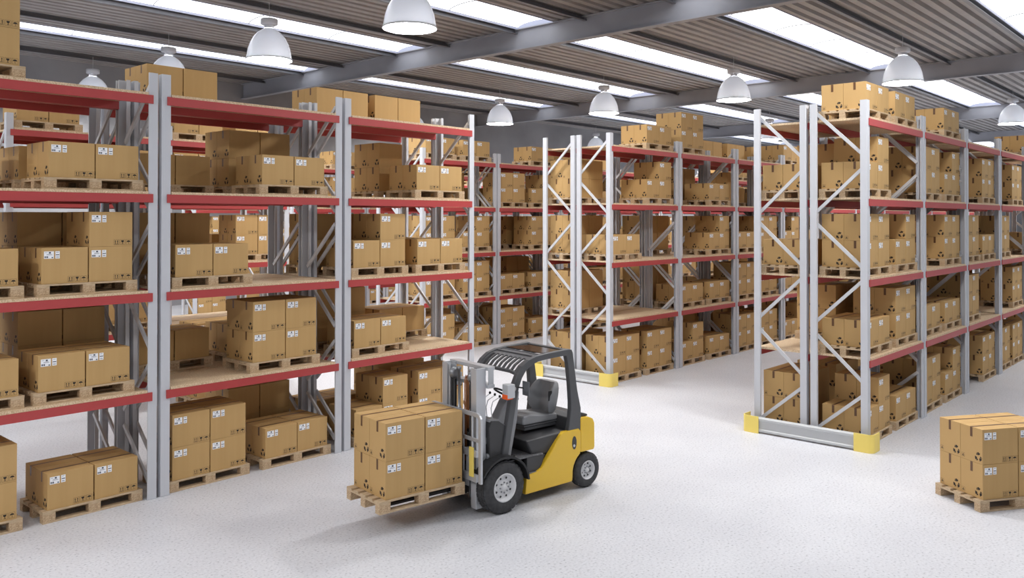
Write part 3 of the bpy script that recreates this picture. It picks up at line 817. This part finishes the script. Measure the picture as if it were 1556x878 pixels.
LABL = {(0, 14.42): 'largest glowing white dome lamp, cropped by the top edge of picture', (0, 20.15): 'bright white dome lamp hanging above the bay between twin posts',
        (0, 25.9): 'white dome lamp half hidden by boxes on rear top shelf of left rack', (0, 31.7): 'white dome lamp seen above the leftmost top shelf of the left rack',
        (1, 8.63): 'bright white dome lamp hanging just above top shelf of the right rack', (1, 14.42): 'white dome lamp hanging between the centre rack and right rack',
        (1, 20.15): 'white dome lamp hanging above the end of the centre rack', (1, 25.9): 'white dome lamp right of the post ending the left rack',
        (1, 31.7): 'small dim dome lamp seen over top shelf of centre rack', (2, 8.63): 'white dome lamp cut by the right edge of the picture'}
for xx, i in LX:
    for yy, nm in LY:
        r = link('pendant_lamp', None, None, (xx, yy, LZR))
        lab = LABL.get((i, yy)) or ('white dome lamp out of frame near the camera, %s cross row' % nm if i == 4 else None) or ('white dome lamp out of frame over the right aisle, %s lamp line' % ('first', 'second', 'third', 'fourth')[i] if yy == 2.85 else None) or 'white dome lamp far down the hall, %s lamp line, %s cross row' % (nm, ('first', 'second', 'third', 'fourth')[i])
        tag(r, lab, 'lamp', 'pendant dome lamps')
        link('lamp_shade', ME_DOME, r); link('cap', ME_CAP, r); link('rim', ME_RIM, r); link('rod', ME_ROD, r)
        d = link('diffuser', ME_DISC, r); d['label'] = 'glowing white diffuser disc'

# boxes that show smallest, as one object
if STUFF:
    bs = ME_FULL; base = [v.co.copy() for v in bs.vertices]; faces = [tuple(p.vertices) for p in bs.polygons]; mi = [p.material_index for p in bs.polygons]
    V = []; F = []; MI = []
    for (x_, y_, z_, r_) in STUFF:
        c, s = math.cos(r_), math.sin(r_); o = len(V)
        V += [(x_+v.x*c-v.y*s, y_+v.x*s+v.y*c, z_+v.z) for v in base]; F += [tuple(i+o for i in f_) for f_ in faces]; MI += mi
    me = bpy.data.meshes.new('distant_boxes'); me.from_pydata(V, [], F)
    for mm in BOXMATS: me.materials.append(mm)
    me.polygons.foreach_set('material_index', MI); me.update()
    o = link('cardboard_boxes', me); o['kind'] = 'stuff'
    tag(o, 'many small cardboard boxes filling the distant and shadowed shelves', 'boxes')

# ------------------------------------------------------------------ light
w = bpy.data.worlds.new('world'); bpy.context.scene.world = w; w.use_nodes = True
bg = w.node_tree.nodes['Background']; bg.inputs['Color'].default_value = (.93, .96, 1, 1); bg.inputs['Strength'].default_value = .42

# ------------------------------------------------------------------ camera
cam = bpy.data.cameras.new('camera'); co = bpy.data.objects.new('camera', cam); C.objects.link(co)
yaw, pit, rol = .73203, .00859, .00056
Fv = Vector((math.cos(yaw)*math.cos(pit), math.sin(yaw)*math.cos(pit), math.sin(pit)))
Rv = Vector((math.sin(yaw), -math.cos(yaw), 0)); Uv = Rv.cross(Fv)
R2 = Rv*math.cos(rol)+Uv*math.sin(rol); U2 = Uv*math.cos(rol)-Rv*math.sin(rol)
mw = Matrix((R2, U2, -Fv)).transposed().to_4x4(); mw.translation = Vector((0, 0, 3.65)); co.matrix_world = mw
cam.sensor_fit = 'HORIZONTAL'; cam.sensor_width = 36; cam.lens = 1286.18/1556*36
cam.shift_x = 0; cam.shift_y = -(439-321.57)/1556; cam.clip_end = 300
sc = bpy.context.scene; sc.camera = co
sc.view_settings.view_transform = 'Standard'; sc.view_settings.look = 'None'; sc.view_settings.gamma = 1
sc.view_settings.use_curve_mapping = False; sc.view_settings.exposure = 0.
sc.cycles.use_denoising = True; sc.cycles.max_bounces = 8; sc.cycles.diffuse_bounces = 5; sc.cycles.caustics_reflective = False; sc.cycles.caustics_refractive = False
sc.cycles.sample_clamp_indirect = 8
